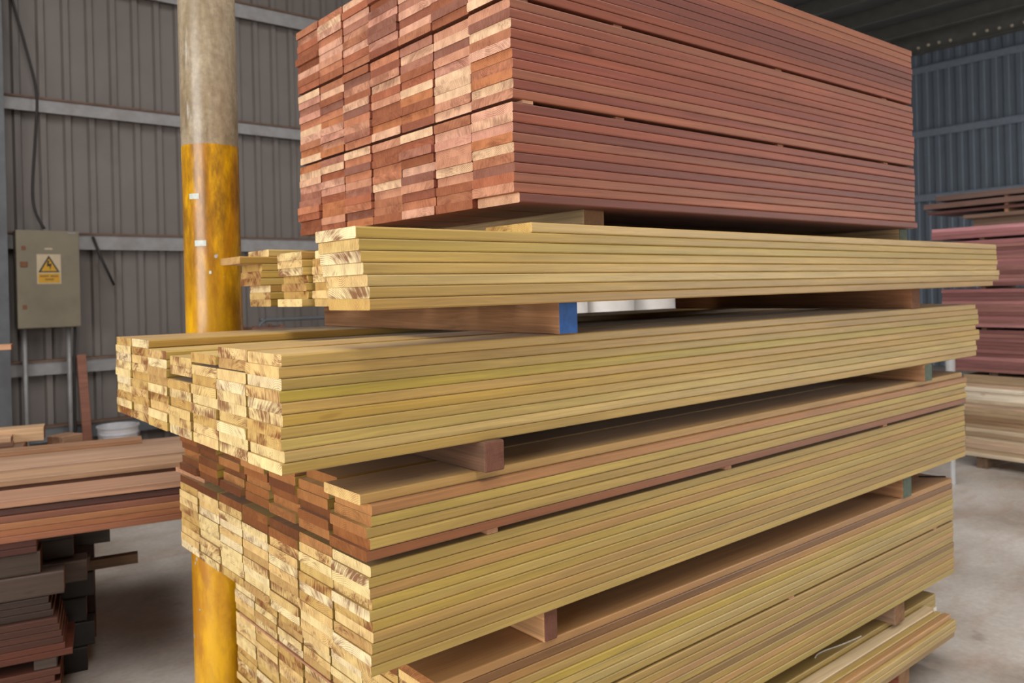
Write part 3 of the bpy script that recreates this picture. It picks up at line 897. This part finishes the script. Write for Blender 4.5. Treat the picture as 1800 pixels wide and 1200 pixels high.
for i, x in enumerate((0.10, -0.9)):
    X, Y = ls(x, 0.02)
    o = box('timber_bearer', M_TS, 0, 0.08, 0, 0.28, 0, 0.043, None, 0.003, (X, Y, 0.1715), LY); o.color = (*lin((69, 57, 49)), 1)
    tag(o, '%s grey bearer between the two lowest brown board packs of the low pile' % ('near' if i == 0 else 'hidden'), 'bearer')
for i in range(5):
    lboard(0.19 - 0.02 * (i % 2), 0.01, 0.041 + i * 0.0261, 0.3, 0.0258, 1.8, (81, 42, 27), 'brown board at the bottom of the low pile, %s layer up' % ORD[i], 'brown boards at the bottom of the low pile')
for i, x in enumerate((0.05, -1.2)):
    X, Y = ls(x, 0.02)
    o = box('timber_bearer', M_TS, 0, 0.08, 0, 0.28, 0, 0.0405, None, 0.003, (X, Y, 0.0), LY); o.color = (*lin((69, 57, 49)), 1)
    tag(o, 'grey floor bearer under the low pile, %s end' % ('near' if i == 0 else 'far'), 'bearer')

# boards further back, beside the column
for i in range(4):
    lboard(-0.05, 1.75, i * 0.2, 0.3, 0.199, 1.2, (112, 84, 66), 'brown squared beam in the rear pile by the wall column, %s up' % ORD[i], 'beams in the rear pile', cat='beam', name='timber_beam')
lboard(-0.10, 1.75, 0.80, 0.06, 0.025, 1.2, (130, 90, 70), 'dark brown offcut on the rear pile', 'offcuts on the rear pile')
lboard(-0.11, 1.75, 0.8255, 0.13, 0.03, 1.2, (190, 150, 116), 'tan offcut lying on the dark brown one', 'offcuts on the rear pile')
lboard(0.045, 1.89, 0.80, 0.15, 0.08, 1.6, (206, 166, 126), 'pale tan thick board on the rear pile by the wall column', 'offcuts on the rear pile')
X, Y = ls(0.15, 2.05)
o = box('short_timber', M_TS, -0.07, 0.07, -0.07, 0.07, 0, 0.80, None, 0.004, (X, Y, 0), 0.5); o.color = (*lin((150, 112, 84)), 1)
tag(o, 'short brown timber standing upright before the leaning plank', 'timber')

for i, x in enumerate((-0.45, -1.3)):
    X, Y = ls(x, 2.14)
    o = box('timber_post', M_TS, -0.05, 0.05, -0.05, 0.05, 0, 1.34, None, 0.004, (X, Y, 0), LY); o.color = (*lin((130, 100, 78)), 1)
    tag(o, 'upright timber post holding the high tan board by the wall column, %s one' % ORD[i], 'post')
lboard(-0.125, 2.07, 1.3403, 0.14, 0.032, 1.6, (190, 142, 108), 'tan board end poking in high beside the wall column', 'offcuts on the rear pile')

# ------------------------------------------------------------------ stacks at the right
RY = math.radians(-4.3)
RO = (7.46, 2.884)


def rs(d, s):
    """d: depth behind the front face, s: along the face toward -y."""
    c, n = math.cos(RY), math.sin(RY)
    return RO[0] + c * d - n * (-s), RO[1] + n * d + c * (-s)


def rboard(s0, L, d0, w, z, t, color, label, group, name, ms=M_DS, me_=M_DE, cat='board', dy=0.0):
    me = board_mesh(L, w, t - 0.0004, ms, me_, 0.002)
    X, Y = rs(d0 + w, s0)
    # mesh runs along +x, width along +y: turn so that +x points to -y and +y to -x... seen face at d0
    X, Y = rs(d0 + w, s0)
    o = place(name, me, (X, Y, z), RY - PI / 2 + dy, lin(color), label, cat, group)
    X2, Y2 = rs(d0, s0)
    o.location = (X2, Y2, z)
    return o


BE = [(212, 190, 160), (192, 166, 132), (224, 204, 176), (176, 150, 118), (204, 174, 146)]
z = 0.10
for i in range(20):
    t = 0.035
    c = random.choice(BE)
    if 14 <= i <= 16: c = (240, 226, 204)
    if i in (8, 9): c = (160, 128, 96)
    rboard(random.uniform(-0.006, 0.006), 3.0, random.uniform(0, 0.012), 0.6, z, t, c, 'pale board in the beige stack by the far wall, layer %s' % (ORD[i] if i < 10 else ORD[i - 10] + ' above the tenth'), 'boards of the beige far stack', 'beige_board')
    z += t
for i, s in enumerate((0.08, 1.3, 2.6)):
    o = box('timber_bearer', M_TS, 0, 0.55, -0.09, 0, 0, 0.0995, None, 0.004, (*rs(0.02, s), 0), RY); o.color = (*lin((120, 96, 76)), 1)
    tag(o, 'floor bearer under the beige far stack, %s along' % ORD[i], 'bearer')
o = None
PK = [(166, 110, 110), (142, 94, 92), (182, 126, 124), (130, 84, 80), (154, 106, 98)]
zp = z + 0.03
for s in (0.2, 1.5, 2.7):
    o = box('timber_bearer', M_TS, 0, 0.55, -0.07, 0, 0, 0.0295, None, 0.003, (*rs(0.02, s), z + 0.0005), RY); o.color = (*lin((90, 70, 60)), 1)
    tag(o, 'dark spacer between the beige and pink far stacks, %s along' % ORD[int(s * 0.8)], 'bearer')
for pk, (n, s0, ph) in enumerate(((11, -0.14, 'lowest'), (10, -0.17, 'second'), (12, -0.2, 'third'), (3, -0.25, 'topmost'))):
    for i in range(n):
        c = random.choice(PK)
        if pk == 3 and i == 2: c = (206, 146, 150)
        rboard(s0 + random.uniform(-0.004, 0.004), 3.2, random.uniform(0, 0.01), 0.6, zp, 0.0325, c, 'pink board in the %s pink far pack, %s layer up' % (ph, ORD[i] if i < 10 else ORD[i - 10] + ' above tenth'), 'boards of the pink far stack', 'pink_board')
        zp += 0.0325
    if pk < 3:
        for k, s in enumerate((0.15, 1.4, 2.6)):
            o = box('spacer_strip', M_RUST_SHADE, 0, 0.58, -0.04, 0, 0, 0.0245, None, 0, (*rs(0.02, s), zp), RY)  # dark material paints the gap shadow onto these wood spacers
            tag(o, 'spacer above the %s pink pack, %s along the far stack' % (ph, ORD[k]), 'spacer')
        zp += 0.025
zl = zp + 0.0005
BR = [(112, 84, 74), (124, 94, 80), (108, 76, 70), (120, 92, 80)]
for i, (s0, d0, t, gap, c, lab) in enumerate(((0.10, 0.03, 0.070, 0.0, (116, 92, 76), 'thick brown board lying directly on the pink far stack'),
                                            (0.03, 0.0, 0.032, 0.03, (124, 98, 82), 'brown board over the thick one on the pink far stack'),
                                            (-0.29, 0.02, 0.026, 0.02, (116, 78, 74), 'thin reddish board, third up, reaching past the pink far stack'),
                                            (-0.30, -0.02, 0.045, 0.02, (122, 92, 82), 'brown board, second from the top of the loose far boards'),
                                            (-0.2, 0.0, 0.048, 0.0, (112, 88, 80), 'brown board topmost of the loose boards on the far stack'))):
    rboard(s0, 2.6, d0, 0.5, zl, t, c, lab, 'loose boards on the pink far stack', 'loose_board')
    zl += t
    if gap:
        for k, s in enumerate((0.35, 1.5)):
            o = box('spacer_strip', M_STRIP, 0, 0.45, -0.03, 0, 0, gap - 0.0006, None, 0, (*rs(0.03, s), zl), RY)
            tag(o, 'small spacer on the %s loose far board up, %s along' % (ORD[i], ORD[k]), 'spacer')
        zl += gap
tag(lathe('tall_post', M_WHITE, [(0, 0), (0.019, 0), (0.021, 0.85), (0.034, 0.90), (0.034, 1.16), (0.028, 1.18), (0, 1.18)], loc=(6.74, 2.70, 0), seg=20), 'slim white post standing between the main stack and the pink stack', 'post')
